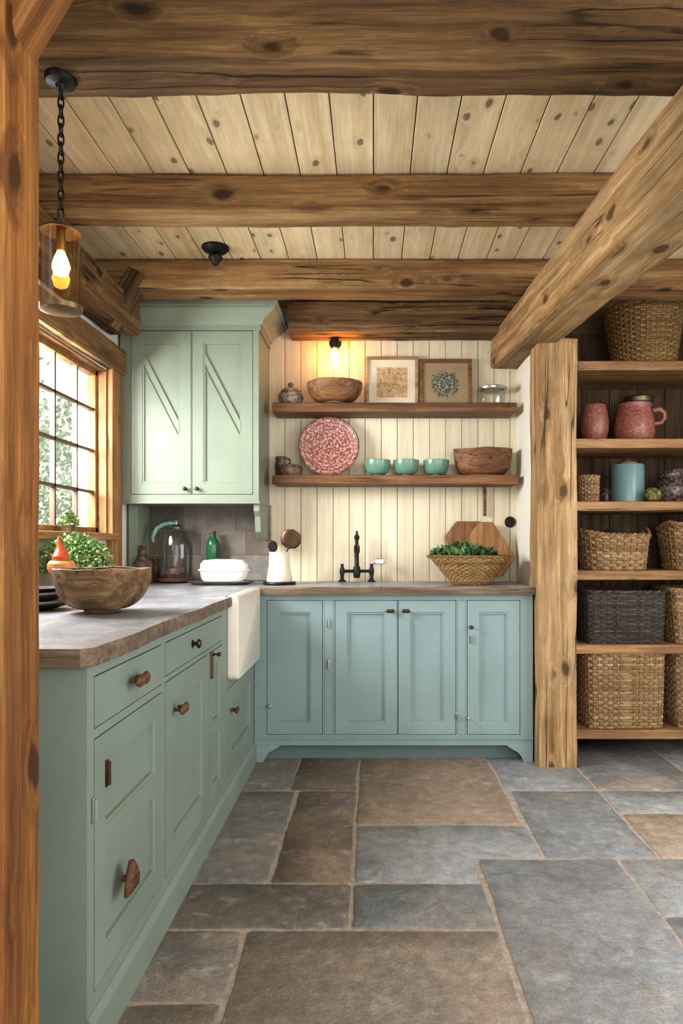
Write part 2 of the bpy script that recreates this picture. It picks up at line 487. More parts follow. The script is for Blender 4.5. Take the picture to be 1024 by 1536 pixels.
# ------------------------------------------------------------------ hewn beams
def beam(name,label,p0,p1,w,h,mat,w1=None,h1=None,amp=.006,cat='beam',group=None,seed=None,yax=None):
    p0=Vector(p0);p1=Vector(p1); d=(p1-p0); L=d.length; d.normalize()
    if w1 is None: w1=w
    if h1 is None: h1=h
    if yax is None:
        yv=Vector((0,0,1)).cross(d)
        yv=Vector((0,1,0)) if yv.length<.05 else yv.normalized()
    else: yv=Vector(yax)
    zv=d.cross(yv).normalized(); yv=zv.cross(d).normalized()
    M=Matrix((( d.x,yv.x,zv.x,p0.x),(d.y,yv.y,zv.y,p0.y),(d.z,yv.z,zv.z,p0.z),(0,0,0,1)))
    sd=seed if seed is not None else random.uniform(0,90)
    n=max(8,int(L/.03)); g=G(); Rn=[]
    for i in range(n+1):
        t=i/n; x=L*t; W=(w+(w1-w)*t)/2; H=(h+(h1-h)*t)/2; ch=.008
        base=[]
        cs=[(-W+ch,-H),(W-ch,-H),(W,-H+ch),(W,H-ch),(W-ch,H),(-W+ch,H),(-W,H-ch),(-W,-H+ch)]
        for j in range(8):
            a=cs[j];b=cs[(j+1)%8]; k_=5 if j%2==0 else 1
            for q in range(k_): base.append((a[0]+(b[0]-a[0])*q/k_,a[1]+(b[1]-a[1])*q/k_))
        ring=[]
        for (a,b) in base:
            nv=noise.noise_vector(Vector((x*2.2+sd,a*7,b*7+sd)))
            nv2=noise.noise_vector(Vector((x*11+sd,a*24,b*24)))
            e=amp
            ring.append((x,a+nv.y*e+nv2.y*e*.5,b+nv.z*e+nv2.z*e*.5))
        Rn.append(ring)
    g.rings(Rn)
    return mk(g,name,mat,smooth=32,label=label,cat=cat,group=group,M=M)

gb='exposed ceiling beams'
beam('ceiling_beam','thick rough-hewn oak beam with long cracks and lantern hook',(-1.345,1.77,2.385),(2.05,1.77,2.385),.155,.155,M_beamd,group=gb,amp=.008)
beam('ceiling_beam','rough-hewn oak ceiling beam with dark knots under pale boards',(-1.345,2.57,2.388),(2.05,2.57,2.388),.13,.142,M_beam,group=gb)
beam('ceiling_beam','weathered oak ceiling beam above the wall cabinet',(-1.345,3.34,2.388),(2.05,3.34,2.388),.165,.142,M_beam,group=gb)
beam('ceiling_beam','darker timber beam along the top of the boarded wall',(-.47,3.855,2.35),(.80,3.855,2.35),.18,.165,M_beamd,group=gb)
beam('support_beam','large pale oak beam resting on the timber post',(.97,.6,2.140),(.772,3.945,2.205),.20,.33,M_post,w1=.19,h1=.19,group=None)
beam('timber_post','square knotty oak post holding up the cross beam',(.905,3.445,0),(.905,3.445,2.105),.19,.19,M_post,cat='post')
beam('timber_post','honey-coloured pine post with knots beside the base cabinet',(-.715,1.10,0),(-.715,1.10,2.47),.125,.30,M_postL,cat='post',amp=.003)
beam('timber_brace','diagonal pine brace rising from the tall post',(-.63,1.11,1.88),(-.29,1.11,2.453),.08,.09,M_postL,cat='brace',amp=.003)
beam('wall_plate','old timber wall plate above the window wall',(-1.265,1.25,2.235),(-1.265,3.47,2.235),.16,.15,M_beamd)
beam('timber_brace','short dark knee brace between wall plate and beam',(-1.275,3.30,2.15),(-1.13,3.30,2.40),.11,.085,M_beamd,cat='brace')
beam('window_lintel','heavy rustic oak lintel over the window',(-1.325,1.95,2.045),(-1.325,3.585,2.045),.05,.13,M_beam,cat='lintel',amp=.004)

# ------------------------------------------------------------------ cabinets
def cells(rects,x0,x1,z0,z1):
    xs=sorted(set([x0,x1]+[r[0] for r in rects]+[r[1] for r in rects])); zs=sorted(set([z0,z1]+[r[2] for r in rects]+[r[3] for r in rects]))
    for i in range(len(xs)-1):
        for j in range(len(zs)-1):
            cx=(xs[i]+xs[i+1])/2;cz=(zs[j]+zs[j+1])/2
            if any(r[0]<cx<r[1] and r[2]<cz<r[3] for r in rects): continue
            yield xs[i],xs[i+1],zs[j],zs[j+1]
def slab(g,x0,x1,z0,z1,yf,yb,rects,dep=.013,sl=.009):
    for a,b,c,d in cells(rects,x0,x1,z0,z1):
        g.add([(a,yf,c),(b,yf,c),(b,yf,d),(a,yf,d)],[(0,1,2,3)])
    g.add([(x0,yf,z0),(x1,yf,z0),(x1,yf,z1),(x0,yf,z1),(x0,yb,z0),(x1,yb,z0),(x1,yb,z1),(x0,yb,z1)],
          [(0,4,5,1),(1,5,6,2),(2,6,7,3),(3,7,4,0),(7,6,5,4)])
    for (a,b,c,d) in rects:
        s_=sl
        o=[(a,yf,c),(b,yf,c),(b,yf,d),(a,yf,d)]
        m=[(a+.002,yf+.004,c+.002),(b-.002,yf+.004,c+.002),(b-.002,yf+.004,d-.002),(a+.002,yf+.004,d-.002)]
        m2=[(a+s_,yf+.004,c+s_),(b-s_,yf+.004,c+s_),(b-s_,yf+.004,d-s_),(a+s_,yf+.004,d-s_)]
        q=[(a+s_+.001,yf+dep,c+s_+.001),(b-s_-.001,yf+dep,c+s_+.001),(b-s_-.001,yf+dep,d-s_-.001),(a+s_+.001,yf+dep,d-s_-.001)]
        g.rings([o,m,m2,q],cap0=False)
def frame(g,rects,x0,x1,z0,z1,yf=-.02,yb=0):
    for a,b,c,d in cells(rects,x0,x1,z0,z1): g.box(a,b,yf,yb,c,d)
GAP=.003
def door(par,x0,x1,z0,z1,mat,st=.055,splits=None,name='door',yf=-.021,diag=False,flat=False):
    g=G(); x0+=GAP;x1-=GAP;z0+=GAP;z1-=GAP
    rects=[]
    if not flat:
        if splits:
            lo=z0+st
            for s_ in splits:
                rects.append((x0+st,x1-st,lo,s_-st*.45)); lo=s_+st*.45
            rects.append((x0+st,x1-st,lo,z1-st))
        else: rects=[(x0+st,x1-st,z0+st,z1-st)]
    slab(g,x0,x1,z0,z1,yf,0,rects)
    if diag:
        a,b,c,d=rects[0]; H=d-c
        def band(zl,zr,wd,y0):
            g.prism([(a+.004,zl),(b-.004,zr),(b-.004,zr-wd),(a+.004,zl-wd)],y0,yf+.012)
        band(d-.05,d-.05-H*.50,.055,yf+.002)
        band(d-.13,d-.13-H*.50,.008,yf+.006)
    return mk(g,name,mat,parent=par,smooth=0)
def knob(par,x,z,mat=M_bronze,r=.012,y=-.021,name='knob'):
    g=G(); g.M=Matrix.Translation((x,y,z))@Matrix.Rotation(pi/2,4,'X')
    g.lathe([(0,0),(r*.8,0),(r*.8,.003),(r*.4,.005),(r*.4,.014),(r*.95,.018),(r,.023),(r*.7,.028),(0,.03)],20)
    return mk(g,name,mat,parent=par)
def barpull(par,x,z,w=.075,h=.03,mat=M_knobw,y=-.021,name='handle'):
    g=G()
    for sx in (-.25,.25):
        g.M=Matrix.Translation((x+sx*w,y,z))@Matrix.Rotation(pi/2,4,'X'); g.lathe([(.005,0),(.005,.02)],10)
    g.M=Matrix.Translation((x,y-.026,z))
    Rn=[]
    for i in range(13):
        t=i/12; u=(t-.5)*w; k_=math.sqrt(max(.02,1-(2*t-1)**4)); rr=h/2*k_*(1-.12*math.cos(4*pi*t))
        Rn.append([(u,.55*rr*math.cos(2*pi*j/14),rr*math.sin(2*pi*j/14)) for j in range(14)])
    g.rings(Rn)
    return mk(g,name,mat,parent=par)
def latch(par,x,z,h=.05,mat=M_brass,name='hinge',y=-.021,w=.012):
    g=G(); g.box(x-w/2,x+w/2,y-.004,y,z-h/2,z+h/2)
    g.M=Matrix.Translation((x,y-.006,z-h*.45)); g.lathe([(0,0),(.005,.001),(.005,h*.9-.001),(0,h*.9)],10)
    return mk(g,name,mat,parent=par,bevel=.001)

lg='sage green base cabinets under the side worktop'
def leftunit(y0,w,label):
    return thing('base_cabinet',label,'cabinet',(-.62,y0,0),rotz=pi/2,group=lg)
def body_left(par,w,rects):
    g=G(); g.box(0,w,0,.70,.0,.842)
    frame(g,rects,0,w,.0,.842)
    g.prism([(0,0),(w,0),(w,.085),(0,.085)],-.034,-.02)
    g.rings([[(0,-.034,.085),(w,-.034,.085),(w,-.02,.085),(0,-.02,.085)],[(0,-.022,.10),(w,-.022,.10),(w,-.02,.10),(0,-.02,.10)]])
    mk(g,'cabinet_body',M_sageL,parent=par,smooth=0)
Z_T=.815;Z_D=.70;Z_B=.135
u=leftunit(1.43,.52,'sage green base cabinet with wooden-handled drawer and panelled door')
a,b=.035,.505
rects=[(a,b,Z_D,Z_T),(a,b,Z_B,Z_D-.02)]
body_left(u,.52,rects)
d=door(u,a,b,Z_D,Z_T,M_sageL,flat=True,name='drawer'); barpull(d,.27,.762,.095,.03)
d=door(u,a,b,Z_B,Z_D-.02,M_sageL,st=.06,splits=[.44])
pts6=[(-.035,-.03),(.03,-.03),(.038,.0),(.012,.04),(-.004,.045),(-.03,.012)]
g=G(); g.M=Matrix.Translation((.20,-.03,.30))
g.rings([[(x_,-.006,z_) for x_,z_ in pts6],[(x_*1.05,-.014,z_*1.05) for x_,z_ in pts6],[(x_*.7,-.024,z_*.7) for x_,z_ in pts6]])
g.M=Matrix.Translation((.20,-.021,.30))@Matrix.Rotation(pi/2,4,'X'); g.lathe([(.008,0),(.008,.02)],10)
mk(g,'handle',M_knobw,parent=d,bevel=.003,label='leaf-shaped brown wooden handle')
latch(d,.10,.585,.06,M_bronze,'latch'); latch(d,a-.008,.53,.055,M_sageL,'hinge')
u=leftunit(1.95,.80,'sage green base cabinet with one drawer above two doors')
rects=[(.015,.765,.715,Z_T),(.015,.515,Z_B,.70),(.545,.765,Z_B,.70)]
body_left(u,.80,rects)
d=door(u,.015,.765,.715,Z_T,M_sageL,flat=True,name='drawer'); knob(d,.31,.768,M_bronze,.016)
d=door(u,.015,.515,Z_B,.70,M_sageL,st=.075); barpull(d,.12,.60,.085,.03)
d=door(u,.545,.765,Z_B,.70,M_sageL,st=.05,splits=[.40])
g=G(); g.box(.56,.585,-.028,-.021,.60,.70); 
mk(g,'handle',M_knobw,parent=d,bevel=.004,label='brown leather strap handle'); knob(d,.572,.69,M_bronze,.008,y=-.028)
u=leftunit(2.75,.676,'sage green sink cabinet with short door under apron')
rects=[(.06,.63,Z_B,.50)]
body_left(u,.676,rects)
d=door(u,.06,.63,Z_B,.50,M_sageL,st=.07); barpull(d,.12,.40,.05,.025)

# sink apron
g=G()
def rrect(y0,y1,z0,z1,r,x,seg=6):
    pts=[]
    for cx,cz,a0 in ((y1-r,z0+r,-pi/2),(y1-r,z1-.006,0),(y0+r,z1-.006,pi/2),(y0+r,z0+r,pi)):
        rr=r if cz<z1-.01 else .006
        for k_ in range(seg+1):
            an=a0+(pi/2)*k_/seg
            cx2=cx if rr==r else (y1-.006 if cx>(y0+y1)/2 else y0+.006)
            pts.append((x,cx2+rr*math.cos(an),cz+rr*math.sin(an)))
    return pts
g.rings([rrect(2.80,3.34,.535,.886,.03,-.598),rrect(2.80,3.34,.535,.886,.03,-.562),rrect(2.806,3.334,.541,.880,.03,-.554)])
mk(g,'apron_sink',M_ceramic,smooth=45,label='cream ceramic apron-front farmhouse sink set in worktop edge',cat='sink')

# back base cabinet
u=thing('base_cabinet','blue-green base cabinet with four panelled doors and bracket feet','cabinet',(-.598,3.45,0))
ox=.598
dr=[(-.537+ox,-.255+ox),(-.195+ox,.121+ox),(.123+ox,.415+ox),(.469+ox,.737+ox)]
rects=[(p,q,.138,.815) for p,q in dr]
fil=[(-.248+ox,-.202+ox,.138,.815),(.421+ox,.463+ox,.138,.815)]
W=1.398
g=G(); g.box(0,W,0,.47,.085,.842); frame(g,rects+fil,0,W,.085,.842)
for f in fil: slab(g,f[0]+.0015,f[1]-.0015,f[2]+.0015,f[3]-.0015,-.0205,0,[])
g.box(-.0,W,-.027,-.02,.118,.128)
mk(g,'cabinet_body',M_blue,parent=u,smooth=0,bevel=0)
for nm,x0,sg in (('foot',.0,1),('foot',W,-1)):
    g=G(); pts=[(0,0),(.045,0),(.055,.025),(.075,.05),(.12,.075),(.13,.0855),(0,.0855)]
    pts=[(x0+sg*p[0],p[1]) for p in pts]
    g.prism(pts,-.024,.02); 
    mk(g,nm,M_blue,parent=u,smooth=0,bevel=.002)
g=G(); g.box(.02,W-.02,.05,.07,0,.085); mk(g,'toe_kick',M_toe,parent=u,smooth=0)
ds=[]
for i,(p,q) in enumerate(dr):
    d=door(u,p,q,.138,.815,M_blue,st=.058); ds.append(d)
knob(ds[0],-.52+ox,.285,M_steel,.009); 
barpull(ds[1],.085+ox,.762,.045,.018,M_bronze); barpull(ds[2],.162+ox,.762,.045,.018,M_bronze)
latch(ds[0],-.226+ox,.70,.05,M_steel); latch(ds[1],-.226+ox,.49,.05,M_steel); latch(ds[2],.417+ox,.23,.04,M_steel)
knob(ds[3],.49+ox,.68,M_bronze,.010); latch(ds[3],.49+ox,.62,.045,M_steel,'latch'); knob(ds[3],.474+ox,.225,M_steel,.008)

# worktop
g=G()
out=[(-1.345,1.40),(-.60,1.40),(-.575,1.425),(-.575,2.785),(-.601,2.785),(-.601,3.355),(-.575,3.355),(-.575,3.395),(.805,3.395),(.805,3.932),(-1.345,3.932)]
q=densify(out,.045)
def wob(p):
    x,y=p
    if x<-1.3 or y>3.9 or x>.8: return p
    if -.61<x<-.59 and y>2.7: return p
    v=noise.noise_vector(Vector((x*5,y*5,3)))
    return (x+v.x*.006,y+v.y*.006)
q=[wob(p) for p in q]
q_in=offset_poly(q,.005); q_b=offset_poly(q,.003)
g.cur=1
g.rings([[(p[0],p[1],.843) for p in q_b],[(p[0],p[1],.849) for p in q],[(p[0],p[1],.874) for p in q],[(p[0],p[1],.882) for p in q_in]],cap0=True,cap1=False)
g.cur=0; g.add([(p[0],p[1],.882) for p in q_in],[tuple(range(len(q_in)))])
mk(g,'worktop',[M_top,M_topedge],smooth=30,label='grey L-shaped worktop with rustic brown edge on base cabinets',cat='worktop')

# wall cabinet
u=thing('wall_cabinet','sage green wall cabinet with crown moulding and diagonal-braced doors','cabinet',(-1.335,3.62,1.322))
W=.73; H=.93
g=G(); rects=[(.055,.375,.035,.90),(.378,.70,.035,.90)]
g.box(0,W,0,.327,0,H); frame(g,rects,0,W,0,H)
g.box(-.004,W+.006,-.026,.327,-.012,.0)
mk(g,'cabinet_body',M_sage,parent=u,smooth=0)
for i,r in enumerate(rects):
    d=door(u,*r,M_sage,st=.058,diag=True); knob(d,r[1]-.03 if i==0 else r[0]+.03,.065,M_bronze,.011)
prof=[(.0,.90),(.006,.90),(.006,.925),(.012,.93),(.018,.95),(.038,.975),(.055,.995),(.06,1.0),(.06,1.012),(.07,1.016),(.07,1.035),(.0,1.035)]
g=G(); Rn=[]
for o,z in prof:
    ol=o*.15; orr=o*1.55
    Rn.append([(-ol,-.02-o,z),(W+orr,-.02-o,z),(W+orr,.327,z),(-ol,.327,z)])
g.rings(Rn); mk(g,'crown_moulding',M_sage,parent=u,smooth=20)
g=G(); g.M=Matrix(((0,1,0,0),(1,0,0,0),(0,0,1,0),(0,0,0,1)))
g.prism([(0.0,0),(.0,-.05),(.03,-.08),(.05,-.16),(.10,-.2),(.30,-.2),(.30,0)],W-.03,W)
mk(g,'bracket',M_sage,parent=u,smooth=0,bevel=.002)
g=G(); g.box(0,.05,.10,.30,-.42,-.012); mk(g,'side_panel',M_sage,parent=u,smooth=0,bevel=.002)

# ------------------------------------------------------------------ wall shelves
for zt,x1 in ((1.872,.787),(1.475,.795)):
    g=G(); q=densify([(-.555,3.742),(x1,3.742),(x1,3.948),(-.555,3.948)],.04)
    q=[p if p[1]>3.9 else (p[0],p[1]+noise.noise(Vector((p[0]*7,zt*9,0)))*.004) for p in q]
    g.rings([[(p[0],p[1],-.05) for p in q],[(p[0],p[1],0) for p in q]])
    mk(g,'wall_shelf',M_shelf,loc=(0,0,zt),smooth=40,bevel=.004,label='long walnut wall shelf on cream boards',cat='shelf',group='two long walnut wall shelves')
U=1.873; Lw=1.476
def bowlp(R_,h,foot,th=.006,p=1.0):
    fz=.008; o=[(0,0),(foot,0),(foot*.97,fz)]
    for i in range(1,11):
        a=i/10*pi/2; o.append((foot+(R_-foot)*math.sin(a)**p,fz+(h-fz)*(1-math.cos(a))))
    inn=[]
    for i in range(10,-1,-1):
        a=i/10*pi/2; inn.append((max(.001,foot+(R_-foot)*math.sin(a)**p-th),fz+th+(h-fz-th)*(1-math.cos(a))))
    inn[0]=(R_-th,h-.001)
    return o+[(R_-th*.5,h+.002)]+inn+[(0,fz+th)]
def lat(prof,seg=40,**k):
    g=G(); g.lathe(prof,seg,**k); return g
def hand_carve(g,amp,f=12):
    g.v=[v+noise.noise_vector(v*f)*amp for v in g.v]

# upper shelf
t=thing('lidded_jar','small grey carved stone jar with lid on the shelf','jar',(PX(436,3.85),3.85,U))
g=lat([(0,0),(.04,0),(.06,.015),(.07,.04),(.066,.065),(.05,.078),(.05,.08),(0,.08)]); hand_carve(g,.003,60)
mk(g,'jar_body',M_grayjar,parent=t); 
g=lat([(0,.08),(.056,.08),(.054,.088),(.035,.1),(.014,.106),(.012,.112),(.018,.122),(.012,.132),(0,.134)]); mk(g,'lid',M_grayjar,parent=t)
g=lat(bowlp(.155,.115,.06,.012)); hand_carve(g,.004,10)
mk(g,'wooden_bowl',M_bowlw,loc=(PX(502,3.80),3.80,U),label='wide brown turned wooden bowl on upper shelf',cat='bowl')
def pframe(x,w,h,fw,mat,pmat,label,matw):
    t=thing('picture_frame',label,'picture',(x,3.905,U),0); t.rotation_euler=(-math.radians(4),0,0)
    g=G(); y0,y1=-.012,.012
    o=[(-w/2,0),(w/2,0),(w/2,h),(-w/2,h)]; i_=[(-w/2+fw,fw),(w/2-fw,fw),(w/2-fw,h-fw),(-w/2+fw,h-fw)]
    for k_ in range(4):
        a,b,c,d=o[k_],o[(k_+1)%4],i_[(k_+1)%4],i_[k_]
        g.rings([[(p[0],y0,p[1]) for p in (a,b,c,d)],[(p[0],y1,p[1]) for p in (a,b,c,d)]])
    mk(g,'frame',mat,parent=t,smooth=0,bevel=.003)
    g=G(); g.box(-w/2+fw,w/2-fw,-.001,.008,fw,h-fw); mk(g,'mat_board',M_paper if matw>0 else pmat,parent=t,smooth=0)
    if matw>0:
        g=G(); g.box(-w/2+fw+matw,w/2-fw-matw,-.003,-.0012,fw+matw,h-fw-matw); mk(g,'print',pmat,parent=t,smooth=0)
pframe(PX(588,3.88),.300,.30,.018,wood('frame_pale','#98794f','#b09168','#bfa27b',knots=0,cracks=0,rough=.5),M_sketch,'pale wood framed sketch with wide cream mat',.045)
pframe(PX(669,3.88),.300,.285,.022,wood('frame_brown','#5a3d1e','#785530','#8c6a45',knots=0,cracks=0,rough=.5),M_botan,'brown framed botanical wreath print leaning on the boards',.0)
t=thing('glass_jar','clear glass storage jar with metal lid on upper shelf','jar',(PX(738,3.84),3.84,U))
mk(lat([(0,0),(.068,0),(.074,.008),(.074,.07),(.066,.085),(.062,.085),(.069,.07),(.069,.012),(0,.008)]),'jar_body',M_glass,parent=t)
mk(lat([(0,.086),(.08,.086),(.082,.09),(.082,.1),(.07,.106),(.02,.108),(.016,.118),(0,.12)]),'lid',M_steel,parent=t)
# lower shelf
mk(lat([(0,0),(.05,0),(.066,.02),(.068,.045),(.056,.06),(.05,.062),(.054,.045),(.04,.02),(0,.015)]),'clay_pot',M_dkpot,loc=(PX(436,3.82),3.82,Lw),label='small dark brown squat clay pot',cat='pot')
t=thing('clay_jug','small brown clay jug with rim behind squat pot','jug',(PX(421,3.91),3.91,Lw))
mk(lat([(0,0),(.025,0),(.032,.03),(.034,.07),(.026,.1),(.03,.12),(.026,.12),(.022,.1),(0,.1)]),'jug_body',M_dkpot,parent=t)
g=G(); g.tube([(.024,0,.115),(.05,0,.105),(.055,0,.085),(.033,0,.07)],.005); mk(g,'handle',M_dkpot,parent=t)
g=G(); g.M=Matrix.Rotation(pi/2,4,'X')
g.lathe([(0,0),(.10,0),(.155,.012),(.168,.02),(.17,.024),(.166,.026),(.15,.018),(.1,.007),(0,.006)],56)
t=mk(g,'decorative_plate',[M_plate],loc=(PX(493,3.86),3.885,Lw+.172),rot=(-math.radians(9),0,0),label='large round red patterned plate leaning on boards',cat='plate')
g=G(); g.M=Matrix.Rotation(pi/2,4,'X'); n_=56
g.tube([(.169*math.cos(2*pi*i/n_),.169*math.sin(2*pi*i/n_),.024) for i in range(n_)],.0035,6,loop=True)
mk(g,'plate_rim',M_dkpot,parent=t)
g=lat(bowlp(.073,.088,.028,.005,.75))
b0=mk(g,'ceramic_bowl',M_mint,loc=(PX(566,3.83),3.83,Lw),label='small mint green glazed ceramic bowl',cat='bowl',group='three mint green bowls on the shelf')
dup(b0,(PX(609,3.83),3.83,Lw)); dup(b0,(PX(654,3.83),3.83,Lw))
g=G(); g.lathe(bowlp(.165,.15,.10,.014,.8),44,sy=.6); hand_carve(g,.006,9)
mk(g,'wooden_bowl',M_bowlw,loc=(PX(724,3.84),3.84,Lw),label='rustic carved oval wooden bowl on lower shelf',cat='bowl')
g=G(); g.box(-.009,.009,-.006,.006,-.165,0); mk(g,'hanging_spatula',M_shelf,loc=(PX(727,3.93),3.93,1.422),bevel=.003,label='narrow wooden stick hanging below the shelf',cat='utensil')
g=G(); g.M=Matrix.Rotation(pi/2,4,'X'); g.lathe([(0,0),(.03,0),(.032,.006),(.026,.012),(.02,.010),(.012,.012),(.01,.02),(0,.022)],28)
mk(g,'coat_knob',M_iron,loc=(PX(765,3.94),3.9495,PZ(783,3.94)),label='round dark metal knob on the cream boards',cat='knob')

# wall sconce
t=thing('wall_sconce','small black wall lamp with glowing amber shade','lamp',(PX(502,3.9),3.949,PZ(512,3.9)))
g=G(); g.M=Matrix.Rotation(pi/2,4,'X'); g.lathe([(0,0),(.035,0),(.035,.008),(.012,.014),(.012,.05),(0,.052)],24)
mk(g,'wall_plate',M_iron,parent=t)
g=G(); g.lathe([(0,.07),(.008,.068),(.006,.05),(.012,.045),(.022,.02),(.024,-.03),(.02,-.045),(0,-.045)],24,c=(0,-.06,0)); mk(g,'socket',M_iron,parent=t)
g=G(); g.lathe([(.022,-.03),(.04,-.05),(.055,-.16),(.052,-.16),(.038,-.052),(.02,-.032)],32,c=(0,-.06,0)); mk(g,'lamp_shade',M_glass,parent=t)
g=G(); g.lathe([(0,-.115),(.012,-.11),(.02,-.09),(.017,-.07),(.01,-.052),(0,-.045)],20,c=(0,-.06,0)); mk(g,'bulb',M_bulb2,parent=t)

# ------------------------------------------------------------------ pendant lantern
t=thing('pendant_lantern','glass cylinder lantern with black chain hanging from beam','lamp',(-.81,1.77,2.308))
mk(lat([(0,-.03),(.01,-.03),(.014,-.022),(.036,-.016),(.04,-.006),(.04,0),(0,0)]),'canopy',M_iron,parent=t)
g=G(); z=-.028; L=.027; i=0
while z>-.35:
    pts=[]
    for k_ in range(14):
        a=2*pi*k_/14; px_=.007*math.cos(a); pz=.0135*math.sin(a)+ (.004 if math.sin(a)>0 else -.004)
        p=(px_,0,pz+z-.013) if i%2 else (0,px_,pz+z-.013)
        pts.append(p)
    g.tube(pts,.0024,6,loop=True); z-=.024; i+=1
mk(g,'chain',M_iron,parent=t)
zc=-.35
mk(lat([(0,zc-.0),(.006,zc-.002),(.008,zc-.02),(.012,zc-.03),(.03,zc-.036),(.046,zc-.045),(.050,zc-.052),(.044,zc-.052),(.02,zc-.042),(0,zc-.042)]),'lantern_cap',M_brass,parent=t)
mk(lat([(.0485,zc-.05),(.0485,zc-.245),(.0475,zc-.245),(.0475,zc-.05)]),'lantern_glass',M_lant,parent=t)
mk(lat([(0,zc-.262),(.03,zc-.262),(.052,zc-.255),(.053,zc-.242),(.0495,zc-.242),(.049,zc-.252),(0,zc-.255)]),'lantern_base',M_brass,parent=t)
mk(lat([(0,zc-.04),(.011,zc-.042),(.012,zc-.095),(.009,zc-.1),(0,zc-.1)]),'socket',M_brass,parent=t)
mk(lat([(0,zc-.1),(.009,zc-.102),(.018,zc-.125),(.022,zc-.142),(.017,zc-.16),(0,zc-.167)]),'bulb',M_bulb,parent=t)
t=thing('ceiling_light','small black iron flush ceiling light','lamp',(PX(323,3.14),3.14,2.462))
mk(lat([(0,-.035),(.02,-.033),(.05,-.02),(.062,-.008),(.062,0),(0,0)]),'canopy',M_iron,parent=t)
mk(lat([(0,-.085),(.012,-.083),(.016,-.07),(.03,-.055),(.032,-.045),(.014,-.036),(0,-.034)]),'finial',M_iron,parent=t)

# ------------------------------------------------------------------ open shelving with baskets
t=thing('shelving_unit','open oak shelving with dark timber backing beside the post','shelving',(1.0,3.5,0))
tops=[2.036,1.637,1.315,.96,.58,.143]
for z in tops:
    g=G(); q=densify([(.003,.0),(1.04,.0),(1.04,.435),(.003,.435)],.05)
    q=[p if (p[1]>.3 or p[0]<.01) else (p[0],p[1]+noise.noise(Vector((p[0]*6,z*9,0)))*.005) for p in q]
    g.rings([[(p[0],p[1],z-.048) for p in q],[(p[0],p[1],z) for p in q]])
    mk(g,'shelf_board',M_oak,parent=t,smooth=40,bevel=.004)
g=G(); x=-.12
while x<1.04:
    g.tint=random.random(); g.box(x,x+.157,.436,.45,0,2.31); x+=.16
mk(g,'back_panel',M_darkback,parent=t,smooth=0,bevel=.002)
g=G(); g.box(-.10,-.0,.060,.43,0,2.2) ; mk(g,'side_panel',M_darkback,parent=t,smooth=0)
g=G(); g.box(1.0,1.045,.0,.06,.0,2.3) ; mk(g,'upright',M_oak,parent=t,smooth=0,bevel=.003)

